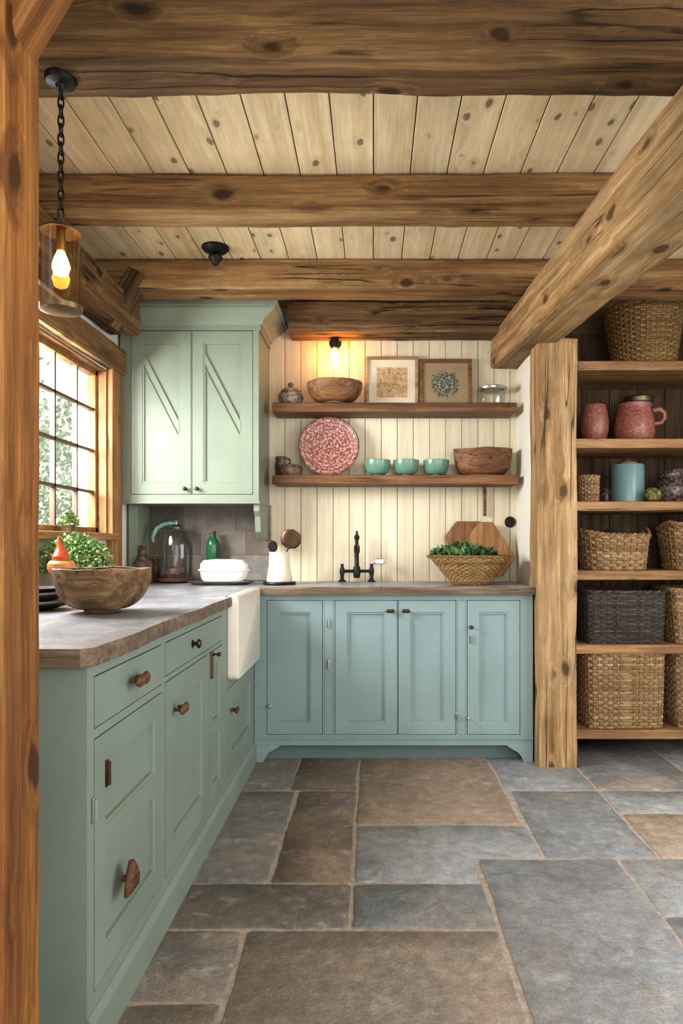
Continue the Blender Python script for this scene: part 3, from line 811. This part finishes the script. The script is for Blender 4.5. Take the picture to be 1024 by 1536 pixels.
def weave(name,loc,a0,b0,a1,b1,h,mat,label,rows=14,stakes=28,n=4.0,r=.0,handles=0,rotz=0,cat='basket',group=None,wob=0,rimr=1.6):
    t=thing(name,label,cat,loc,rotz,group)
    def per(ang,z):
        s=z/h; a=a0+(a1-a0)*s; b=b0+(b1-b0)*s
        c,s_=math.cos(ang),math.sin(ang)
        return Vector((a*math.copysign(abs(c)**(2/n),c),b*math.copysign(abs(s_)**(2/n),s_),z))
    N0=720; pts=[per(2*pi*i/N0,0) for i in range(N0)]
    cum=[0]
    for i in range(N0): cum.append(cum[-1]+(pts[(i+1)%N0]-pts[i]).length)
    def ang_at(f):
        target=f*cum[-1]
        lo,hi=0,N0
        while hi-lo>1:
            m=(lo+hi)//2
            if cum[m]<=target: lo=m
            else: hi=m
        return 2*pi*(lo+(target-cum[lo])/max(1e-9,cum[lo+1]-cum[lo]))/N0
    if stakes%2: stakes+=1
    ns=stakes*4; angs=[ang_at(i/ns) for i in range(ns)]
    rs=h/rows/2*1.05; rt=rs*.75 if not r else r
    g=G()
    for k_ in range(rows):
        g.tint=random.random()
        z=rs+(h-2*rs)*k_/(rows-1); path=[]
        for i,an in enumerate(angs):
            p=per(an,z); nr=Vector((p.x/(a0*a0),p.y/(b0*b0),0)).normalized()
            off=rt*.9*math.cos(pi*i/4+pi*k_)
            w_=noise.noise(Vector((p.x*20,p.y*20,k_*3.3+loc[0])))*.002
            pp=p+nr*off; pp.z+=w_+wob*noise.noise(Vector((p.x*6,p.y*6,loc[2])))*z/h
            path.append(pp)
        R_=[]
        m=len(path)
        for i in range(m):
            d=(path[(i+1)%m]-path[i-1]).normalized(); up=Vector((0,0,1)); sd=d.cross(up).normalized()
            R_.append([tuple(path[i]+sd*rt*.7),tuple(path[i]+up*rs),tuple(path[i]-sd*rt*.7),tuple(path[i]-up*rs)])
        g.rings(R_,loop=True)
    g.tint=.6
    for i in range(0,ns,4):
        g.tube([tuple(per(angs[i],z)) for z in (0.002,h*.5,h)],rt*.7,5)
    mk(g,'basket_body',mat,parent=t,smooth=60)
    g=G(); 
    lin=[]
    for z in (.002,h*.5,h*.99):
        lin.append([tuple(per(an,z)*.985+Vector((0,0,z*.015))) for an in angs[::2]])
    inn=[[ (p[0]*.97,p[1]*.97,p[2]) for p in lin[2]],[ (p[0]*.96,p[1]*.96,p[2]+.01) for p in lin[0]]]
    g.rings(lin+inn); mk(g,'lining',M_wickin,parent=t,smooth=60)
    g=G()
    for ph in (0,pi):
        pth=[]
        for i in range(ns):
            p=per(angs[i],h); nr=Vector((p.x,p.y,0)).normalized(); a=2*pi*i/6+ph
            pp=p+nr*rt*.8*math.cos(a)+Vector((0,0,rs*.8*math.sin(a)+rs*.5+wob*noise.noise(Vector((p.x*6,p.y*6,loc[2]))))); pth.append(tuple(pp))
        g.tint=.3 if ph else .8
        g.tube(pth,rt*rimr*.75,6,loop=True)
    mk(g,'rim',mat,parent=t,smooth=60)
    if handles:
        for sg in (-1,1):
            g=G(); pth=[]
            for i in range(13):
                a=pi*i/12
                if handles==1: pth.append((sg*(a1+.004),.06*math.cos(a),h-.01+.05*math.sin(a)))
                else: pth.append((.07*math.cos(a),sg*(b1+.006),h-.015+.05*math.sin(a)))
            g.tube(pth,rt*1.1,6); mk(g,'handle',mat,parent=t)
    return t
weave('woven_basket',(PX(965,3.68),3.68,2.037),.155,.155,.20,.20,.31,M_wickg,'tall tapered round golden wicker basket on top shelf',rows=24,stakes=44,n=2)
weave('woven_basket',(PX(918,3.68)+.0,3.68,.961),.155,.13,.175,.145,.18,M_wick,'low rustic wicker basket with end handles and dark cloth',rows=11,stakes=30,n=3,handles=1,wob=.03)
weave('woven_basket',(PX(1034,3.70),3.70,.961),.12,.13,.15,.15,.23,M_wick,'tan open woven basket with wavy rim',rows=13,stakes=26,n=3,wob=.03)
weave('storage_basket',(PX(925,3.67),3.67,.581),.200,.15,.208,.155,.265,M_wickd,'dark charcoal rectangular rope-woven storage basket',rows=22,stakes=40,n=8)
weave('storage_basket',(PX(1048,3.67),3.67,.581),.17,.15,.20,.155,.27,M_wick,'light wicker rectangular storage basket',rows=15,stakes=34,n=7)
weave('storage_basket',(PX(925,3.67),3.67,.144),.195,.15,.205,.155,.385,M_wick,'large light wicker basket with open weave on lowest shelf',rows=24,stakes=50,n=7,handles=2)
weave('storage_basket',(PX(1052,3.67),3.67,.144),.18,.15,.20,.155,.385,M_wick,'large light wicker basket beside its twin',rows=24,stakes=50,n=7)
g=G(); g.lathe([(0,.21),(.05,.205),(.1,.18),(.14,.15),(.15,.12),(0,.12)],30,sy=.8)
hand_carve(g,.03,9); mk(g,'folded_cloth',M_darkc,loc=(PX(918,3.68),3.68,.961),label='dark crumpled cloth inside low wicker basket',cat='cloth')
g=lat([(0,0),(.05,0),(.062,.02),(.074,.07),(.074,.12),(.062,.18),(.058,.2),(.054,.2),(.058,.18),(.07,.12),(.068,.07),(.05,.02),(0,.012)])
mk(g,'ceramic_vase',M_redjar,loc=(PX(889,3.66)+.008,3.66,1.638),label='rounded dusty red speckled ceramic vase',cat='vase')
t=thing('ceramic_pitcher','dusty red glazed pitcher with side handle','pitcher',(PX(951,3.62),3.62,1.638))
g=lat([(0,0),(.085,0),(.098,.015),(.103,.05),(.101,.10),(.09,.15),(.082,.175),(.088,.198),(.083,.198),(.077,.175),(.08,.1),(0,.1)]); mk(g,'pitcher_body',M_redjar,parent=t)
g=G(); g.tube([(.095,0,.165),(.13,0,.175),(.158,0,.155),(.160,0,.125),(.14,0,.10),(.10,0,.095)],[.014,.015,.015,.014,.013,.012],10); mk(g,'handle',M_redjar,parent=t,smooth=60)
t=thing('stacked_jar','dark green glass jar with brass lid behind red pitcher','jar',(PX(957,3.82),3.82,1.638))
mk(lat([(0,0),(.07,0),(.075,.01),(.075,.20),(.07,.245),(0,.245)]),'jar_body',plain('deep_green','#2f5132',.2),parent=t)
mk(lat([(0,.246),(.08,.246),(.082,.252),(.082,.272),(.075,.279),(0,.279)]),'lid',M_brass,parent=t)
weave('small_basket',(PX(881,3.64)+.005,3.64,1.316),.05,.05,.052,.052,.135,M_wick,'small round tan woven pot',rows=12,stakes=20,n=2)
mk(lat([(0,0),(.03,0),(.036,.02),(.036,.07),(.028,.085),(.024,.085),(.03,.07),(0,.01)]),'glass_tumbler',M_dkgl,loc=(PX(909,3.78),3.78,1.316),label='small dark glass tumbler beside the teal canister',cat='glass')
t=thing('storage_canister','teal ceramic canister with dark wooden lid','canister',(PX(943,3.67),3.69,1.316))
mk(lat([(0,0),(.080,0),(.086,.006),(.086,.20),(.082,.208),(0,.208)]),'canister_body',M_teal,parent=t)
mk(lat([(0,.209),(.05,.209),(.05,.222),(.03,.226),(.012,.228),(.012,.236),(0,.238)]),'lid',M_shelf,parent=t)
g=G(); g.lathe([(0,0),(.03,.006),(.045,.03),(.04,.055),(.02,.072),(0,.075)],24)
hand_carve(g,.006,55); mk(g,'artichoke',speck('artichoke_green','#4a4a22','#8a8450',60,.6),loc=(PX(974,3.6),3.56,1.317),label='small knobbly green artichoke on the shelf',cat='vegetable')
g=lat([(0,0),(.06,0),(.082,.03),(.085,.07),(.075,.11),(.06,.13),(.06,.135),(.07,.145),(.072,.16),(.066,.18),(0,.185)]); hand_carve(g,.003,60)
mk(g,'storage_jar',M_dkgl,loc=(PX(1010,3.7),3.72,1.317),label='dark speckled round glass jar with lid',cat='jar')

# ------------------------------------------------------------------ items on worktop
T=.883
t=thing('kitchen_faucet','dark bronze bridge faucet with steel side lever','faucet',(PX(535,3.86),3.86,T))
g=G()
for sx in (-.083,.083):
    g.lathe([(0,0),(.022,0),(.022,.006),(.012,.012),(.010,.03),(.014,.05),(.014,.07),(.009,.085),(.009,.1),(0,.102)],20,c=(sx,0,0))
g.tube([(-.083,0,.06),(.083,0,.06)],.009,12)
g.lathe([(0,.02),(.016,.022),(.02,.04),(.02,.08),(.013,.09),(.012,.16),(.017,.165),(.017,.2),(.011,.21),(.01,.235),(.015,.245),(.015,.258),(.008,.265),(.006,.285),(0,.29)],24)
g.tube([(0,0,.19),(0,-.05,.205),(0,-.11,.2),(0,-.14,.17),(0,-.145,.14)],[.012,.011,.010,.010,.011],12)
mk(g,'faucet_body',M_iron,parent=t)
g=G(); g.tube([(.083,0,.1),(.105,-.01,.115),(.15,-.02,.12)],[.007,.007,.009],10); g.box(.10,.155,-.03,-.008,.10,.132)
mk(g,'lever',M_steel,parent=t,bevel=.004)

def leaves(n,fn,size,droop=.3):
    g=G()
    for i in range(n):
        c,nrm=fn(); c=Vector(c); nrm=Vector(nrm).normalized()
        d=(nrm+Vector((random.uniform(-1,1),random.uniform(-1,1),random.uniform(-.4,.8)))*.9).normalized()
        s_=d.cross(Vector((random.uniform(-1,1),random.uniform(-1,1),random.uniform(-1,1)))).normalized()
        u_=d.cross(s_).normalized(); L_=size*random.uniform(.6,1.3); w_=L_*.33
        a=c; m1=c+d*L_*.5+u_*L_*.1; e=c+d*L_-u_*L_*droop
        g.tint=random.random()
        g.add([a,m1+s_*w_-u_*w_*.3,m1,m1-s_*w_-u_*w_*.3,e],[(0,1,2),(0,2,3),(1,4,2),(2,4,3)])
    return g
t=weave('bread_basket',(PX(705,3.62),3.62,T+.002),.095,.095,.215,.17,.145,M_wickg,'wide coiled woven bowl basket filled with salad greens',rows=16,stakes=52,n=2,cat='bowl')
def fs():
    a=random.uniform(0,2*pi); r=math.sqrt(random.random())*.15
    return (r*math.cos(a)-.02,r*math.sin(a)*.8,.12+.045*(1-r/.15)+random.uniform(0,.025)),(math.cos(a)*.5,math.sin(a)*.5,1)
g=leaves(420,fs,.055); g.tint=.5
mk(g,'salad_greens',M_leafd,loc=(PX(700,3.62),3.62,T),smooth=0,label='heap of fresh dark green salad leaves in woven bowl',cat='greens',kind='stuff')
def board(pts,th,mat,loc,lean,label,rz=0):
    g=G(); g.prism(pts,-th/2,th/2)
    o=mk(g,'cutting_board',mat,loc=loc,bevel=.004,smooth=30,label=label,cat='cutting board',group='wooden boards leaning on the wall')
    o.rotation_euler=(-lean,0,rz); return o
board([(-.03,0),(.10,0),(.16,.08),(.135,.18),(.04,.31),(-.10,.31),(-.17,.22),(-.12,.09)],.018,M_cut,(PX(712,3.88),3.888,T+.035),.12,'angular wooden cutting board leaning on cream boards')
board([(.0,0),(.10,.0),(.175,.11),(.05,.31),(-.03,.31),(-.11,.20),(-.08,.09)],.018,wood('cutting_board_light','#8a6239','#a57a4c','#b38a5b',axis='Z',knots=.3,cracks=0,rough=.5,g=1.5),(PX(728,3.84),3.862,T+.03),.12,'lighter six-sided wooden board in front of another')
t=thing('utensil_crock','cream ceramic crock on dark base holding utensils','crock',(PX(419,3.62),3.62,T))
mk(lat([(0,0),(.085,0),(.088,.006),(.085,.014),(0,.014)]),'base_tray',M_iron,parent=t)
mk(lat([(0,.015),(.066,.015),(.069,.022),(.056,.10),(.054,.165),(.058,.172),(.054,.172),(.050,.165),(.05,.1),(.055,.03),(0,.03)]),'crock_body',M_ceramic,parent=t)
def spoon(loc,tilt,rz,mat,label,L=.2,hr=.042,el=1.35):
    g=G(); g.tube([(0,0,0),(0,0,L)],.005,8)
    Rn=[]
    for i in range(9):
        s_=i/8; zz=L-.01+s_*hr*2*el; w=hr*math.sqrt(max(0.0,1-(2*s_-1)**2))+.001
        Rn.append([(w*math.cos(2*pi*k_/16),(.010*(1-(2*s_-1)**2)+.001)*math.sin(2*pi*k_/16)+.01*math.sin(pi*s_),zz) for k_ in range(16)])
    g.rings(Rn)
    o=mk(g,'serving_spoon',mat,loc=loc,smooth=60,label=label,cat='utensil'); o.rotation_euler=(0,tilt,rz); return o
cx=PX(419,3.62)
spoon((cx+.0,3.605,T+.04),.30,.0,M_bronze,'dark metal ladle standing in cream crock',.165,.054,1.0)
spoon((cx-.008,3.645,T+.04),-.20,.0,M_iron,'dark metal spoon leaning in cream crock',.14,.024,1.4)
t=thing('butter_dish','white ceramic covered dish on steel tray','dish',(PX(331,3.60),3.60,T))
g=G(); g.lathe([(0,0),(.14,0),(.16,.008),(.18,.016),(.18,.02),(.155,.014),(0,.008)],44,sy=.5); mk(g,'tray',M_pewter,parent=t)
def se(a,b,z,nn=5,N=44):
    r=[]
    for i in range(N):
        an=2*pi*i/N;c,s_=math.cos(an),math.sin(an)
        r.append((a*math.copysign(abs(c)**(2/nn),c)+.02,b*math.copysign(abs(s_)**(2/nn),s_),z))
    return r
g=G(); g.rings([se(.10,.055,.016),se(.115,.062,.03),se(.122,.066,.07),se(.13,.07,.074),se(.13,.07,.082)]); mk(g,'dish_body',M_white,parent=t)
g=G(); g.rings([se(.122,.064,.083),se(.12,.062,.11),se(.105,.052,.128),se(.06,.03,.134)]); mk(g,'lid',M_white,parent=t)
t=thing('glass_bottle','green glass bottle standing against tiled splashback','bottle',(PX(319,3.86),3.86,T))
mk(lat([(0,0),(.032,0),(.036,.006),(.036,.20),(.034,.23),(.018,.25),(.016,.265),(.012,.265),(.014,.25),(.03,.23),(.032,.01),(0,.01)]),'bottle_body',plain('bottle_green','#28603f',.12),parent=t)
mk(lat([(0,.262),(.018,.262),(.018,.285),(0,.288)]),'stopper',M_dkpot,parent=t)
t=thing('glass_cloche','glass cloche with metal cap on wooden base','cloche',(PX(264,3.80),3.80,T))
mk(lat([(0,0),(.085,0),(.1,.01),(.1,.022),(.09,.028),(0,.028)]),'base',M_knobw,parent=t)
mk(lat([(.086,.03),(.09,.05),(.092,.20),(.08,.26),(.05,.295),(.03,.305),(.028,.302),(.048,.29),(.077,.256),(.089,.2),(.087,.05),(.083,.03)]),'glass_dome',M_glass,parent=t)
mk(lat([(0,.30),(.035,.30),(.04,.308),(.03,.32),(.012,.325),(.012,.335),(.018,.345),(.012,.356),(0,.358)]),'cap',M_steel,parent=t)
g=G(); g.tube([(0,0,.322),(-.03,0,.33),(-.07,0,.322),(-.105,-.01,.30),(-.125,-.02,.25),(-.118,-.02,.22)],[.012,.013,.014,.014,.012,.008],10)
mk(g,'handle',M_mint,parent=t,smooth=60)
mk(lat([(0,.03),(.05,.03),(.06,.05),(.055,.075),(.03,.09),(0,.092)]),'biscuit',M_dkpot,parent=t)
t=thing('spice_bottle','brown stoneware bottle with cork near window','bottle',(-1.255,3.72,T))
mk(lat([(0,0),(.045,0),(.05,.01),(.05,.11),(.035,.14),(.02,.155),(.02,.175),(.024,.18),(.02,.185),(0,.185)]),'bottle_body',M_dkpot,parent=t)
mk(lat([(0,.186),(.014,.186),(.017,.205),(0,.207)]),'stopper',M_knobw,parent=t)
mk(lat([(0,0),(.026,0),(.03,.02),(.026,.09),(.018,.11),(.02,.13),(0,.13)]),'pepper_mill',M_knobw,loc=(-1.24,3.87,T),label='small turned wooden pepper mill beside bottle',cat='mill')
g=lat(bowlp(.145,.135,.055,.012,.9),64); hand_carve(g,.006,14); hand_carve(g,.002,45)
mk(g,'wooden_bowl',M_bowlr,loc=(PX(154,2.16),2.16,T+.003),label='large rough carved wooden bowl on worktop near window',cat='bowl')
pl=mk(lat([(0,0),(.05,0),(.085,.012),(.09,.016),(.084,.015),(.05,.005),(0,.004)]),'stoneware_plate',M_iron,loc=(-1.105,2.24,T),label='dark stoneware plate in a small stack',cat='plate',group='stack of dark and white plates')
for i in range(1,5):
    o=dup(pl,(-1.105+random.uniform(-.004,.004),2.24,T+.014*i))
    if i%2:
        o.data=o.data.copy(); o.data.materials[0]=M_white; o['label']='white stoneware plate in a small stack'
t=thing('potted_herb','bushy green herb plant in terracotta pot under window','plant',(-1.20,2.76,T))
mk(lat([(0,0),(.06,0),(.085,.10),(.09,.10),(.09,.12),(.078,.12),(.075,.10),(0,.10)]),'pot',M_orange,parent=t)
def fp():
    a=random.uniform(0,2*pi); b=random.uniform(-.2,pi/2); r=.12*random.uniform(.4,1.1)
    d=(math.cos(a)*math.cos(b),math.sin(a)*math.cos(b),math.sin(b))
    return (d[0]*r*1.0,d[1]*r*1.35,.12+d[2]*r*.95),d
g=leaves(2300,fp,.02); mk(g,'foliage',M_leaf2,parent=t,smooth=0)
g=G()
for i in range(24):
    a=random.uniform(0,2*pi); g.tube([(0,0,.1),(.06*math.cos(a),.08*math.sin(a),.17),(.09*math.cos(a),.12*math.sin(a),.22)],.0015,5)
mk(g,'stem',M_leaf,parent=t)
t=thing('potted_herb','small fine-leaved herb pot on window sill','plant',(-1.33,2.98,1.151))
mk(lat([(0,0),(.022,0),(.03,.03),(.027,.03),(.02,.025),(0,.025)]),'pot',M_dkpot,parent=t)
def fq():
    a=random.uniform(0,2*pi); b=random.uniform(0,pi/2); r=.05*random.uniform(.3,1)
    d=(math.cos(a)*math.cos(b)*.6,math.sin(a)*math.cos(b)*1.2,math.sin(b)); return (d[0]*r+.0,d[1]*r,.03+d[2]*r),d
mk(leaves(160,fq,.02),'foliage',M_leaf2,parent=t,smooth=0)
t=thing('gourd_ornament','orange glazed gourd-shaped ornament with flame tip','ornament',(PX(92,2.45),2.45,T))
mk(lat([(0,0),(.03,0),(.034,.01),(.018,.04),(.018,.08),(.035,.10),(.047,.125),(.046,.145),(.038,.155),(0,.156)]),'bowl_base',M_orange,parent=t)
g=lat([(0,.155),(.03,.157),(.032,.17),(.022,.19),(.012,.205),(.009,.22),(.004,.235),(0,.24)]); g.v=[v+Vector((-.012*max(0,(v.z-.19)/.05),0,0)) for v in g.v]
mk(g,'flame_tip',plain('red_orange','#b8502a',.3),parent=t)
g=G(); g.tube([(.022,0,.157),(.032,0,.18),(.042,0,.192)],[.009,.008,.003],8); mk(g,'leaf',M_leaf,parent=t)

# ------------------------------------------------------------------ outside
g=G()
def fo():
    while True:
        p=(random.uniform(-7.5,-4.5),random.uniform(6,18),random.uniform(.2,4.2))
        if noise.noise(Vector(p)*.9)>.02*p[2]**2-.02: return p,(.5,-.3,.4)
g=leaves(11000,fo,.11)
mk(g,'garden_shrub',speck('outside_leaf','#98ab86','#d2dcc2',3,.6),smooth=0,label='pale green garden foliage outside the window',cat='shrub',kind='stuff')
g=G()
for i in range(9):
    y0=6+i*1.2; g.tube([(-8.2,y0,0),(-8.2+random.uniform(-.1,.1),y0+.1,1.4),(-8.2+random.uniform(-.2,.2),y0+random.uniform(-.3,.3),3.0)],[.07,.05,.03],6)
mk(g,'tree_trunk',speck('bark','#8b8073','#b0a698',12,.8),label='slender tree stems outside the window',cat='tree',kind='stuff')
g=G(); g.box(-14,-1.55,-3,20,-.1,-.05); mk(g,'ground',speck('grass','#8c9c74','#b3c19b',8,.9),kind='structure')

# ------------------------------------------------------------------ light
w=bpy.data.worlds.new('world'); S.world=w; w.use_nodes=True
bg=w.node_tree.nodes['Background']; bg.inputs[0].default_value=(.985,.99,1,1); bg.inputs[1].default_value=1.7
def area(name,loc,target,sx,sy,power,col):
    l=bpy.data.lights.new(name,'AREA'); l.shape='RECTANGLE'; l.size=sx; l.size_y=sy; l.energy=power; l.color=col
    o=bpy.data.objects.new(name,l); C.objects.link(o); o.location=loc
    o.rotation_euler=(Vector(target)-Vector(loc)).to_track_quat('-Z','Y').to_euler(); return o
area('window_daylight',(-1.62,2.6,1.75),(.1,2.75,.5),1.0,.6,115,(.97,.985,1))
area('room_fill',(.6,-1.3,1.7),(.2,3.5,1.2),2.6,2.0,62,(1,.96,.9))  # added soft fill lamp, unseen behind the camera
area('side_fill',(2.9,1.2,1.6),(.6,2.6,.3),1.8,1.8,60,(.99,.99,1))  # added fill lamp, out of view past the open right side

# ------------------------------------------------------------------ camera
cd=bpy.data.cameras.new('camera'); cam=bpy.data.objects.new('camera',cd); C.objects.link(cam)
cam.location=(0,0,1.10); cam.rotation_euler=(pi/2,0,0)
cd.sensor_fit='VERTICAL'; cd.sensor_height=36; cd.sensor_width=24; cd.lens=24
cd.shift_x=(512-560)/1536; cd.shift_y=(815-768)/1536; cd.clip_start=.02
S.camera=cam
S.view_settings.view_transform='Standard'; S.view_settings.look='None'; S.view_settings.exposure=0.03; S.view_settings.gamma=.9
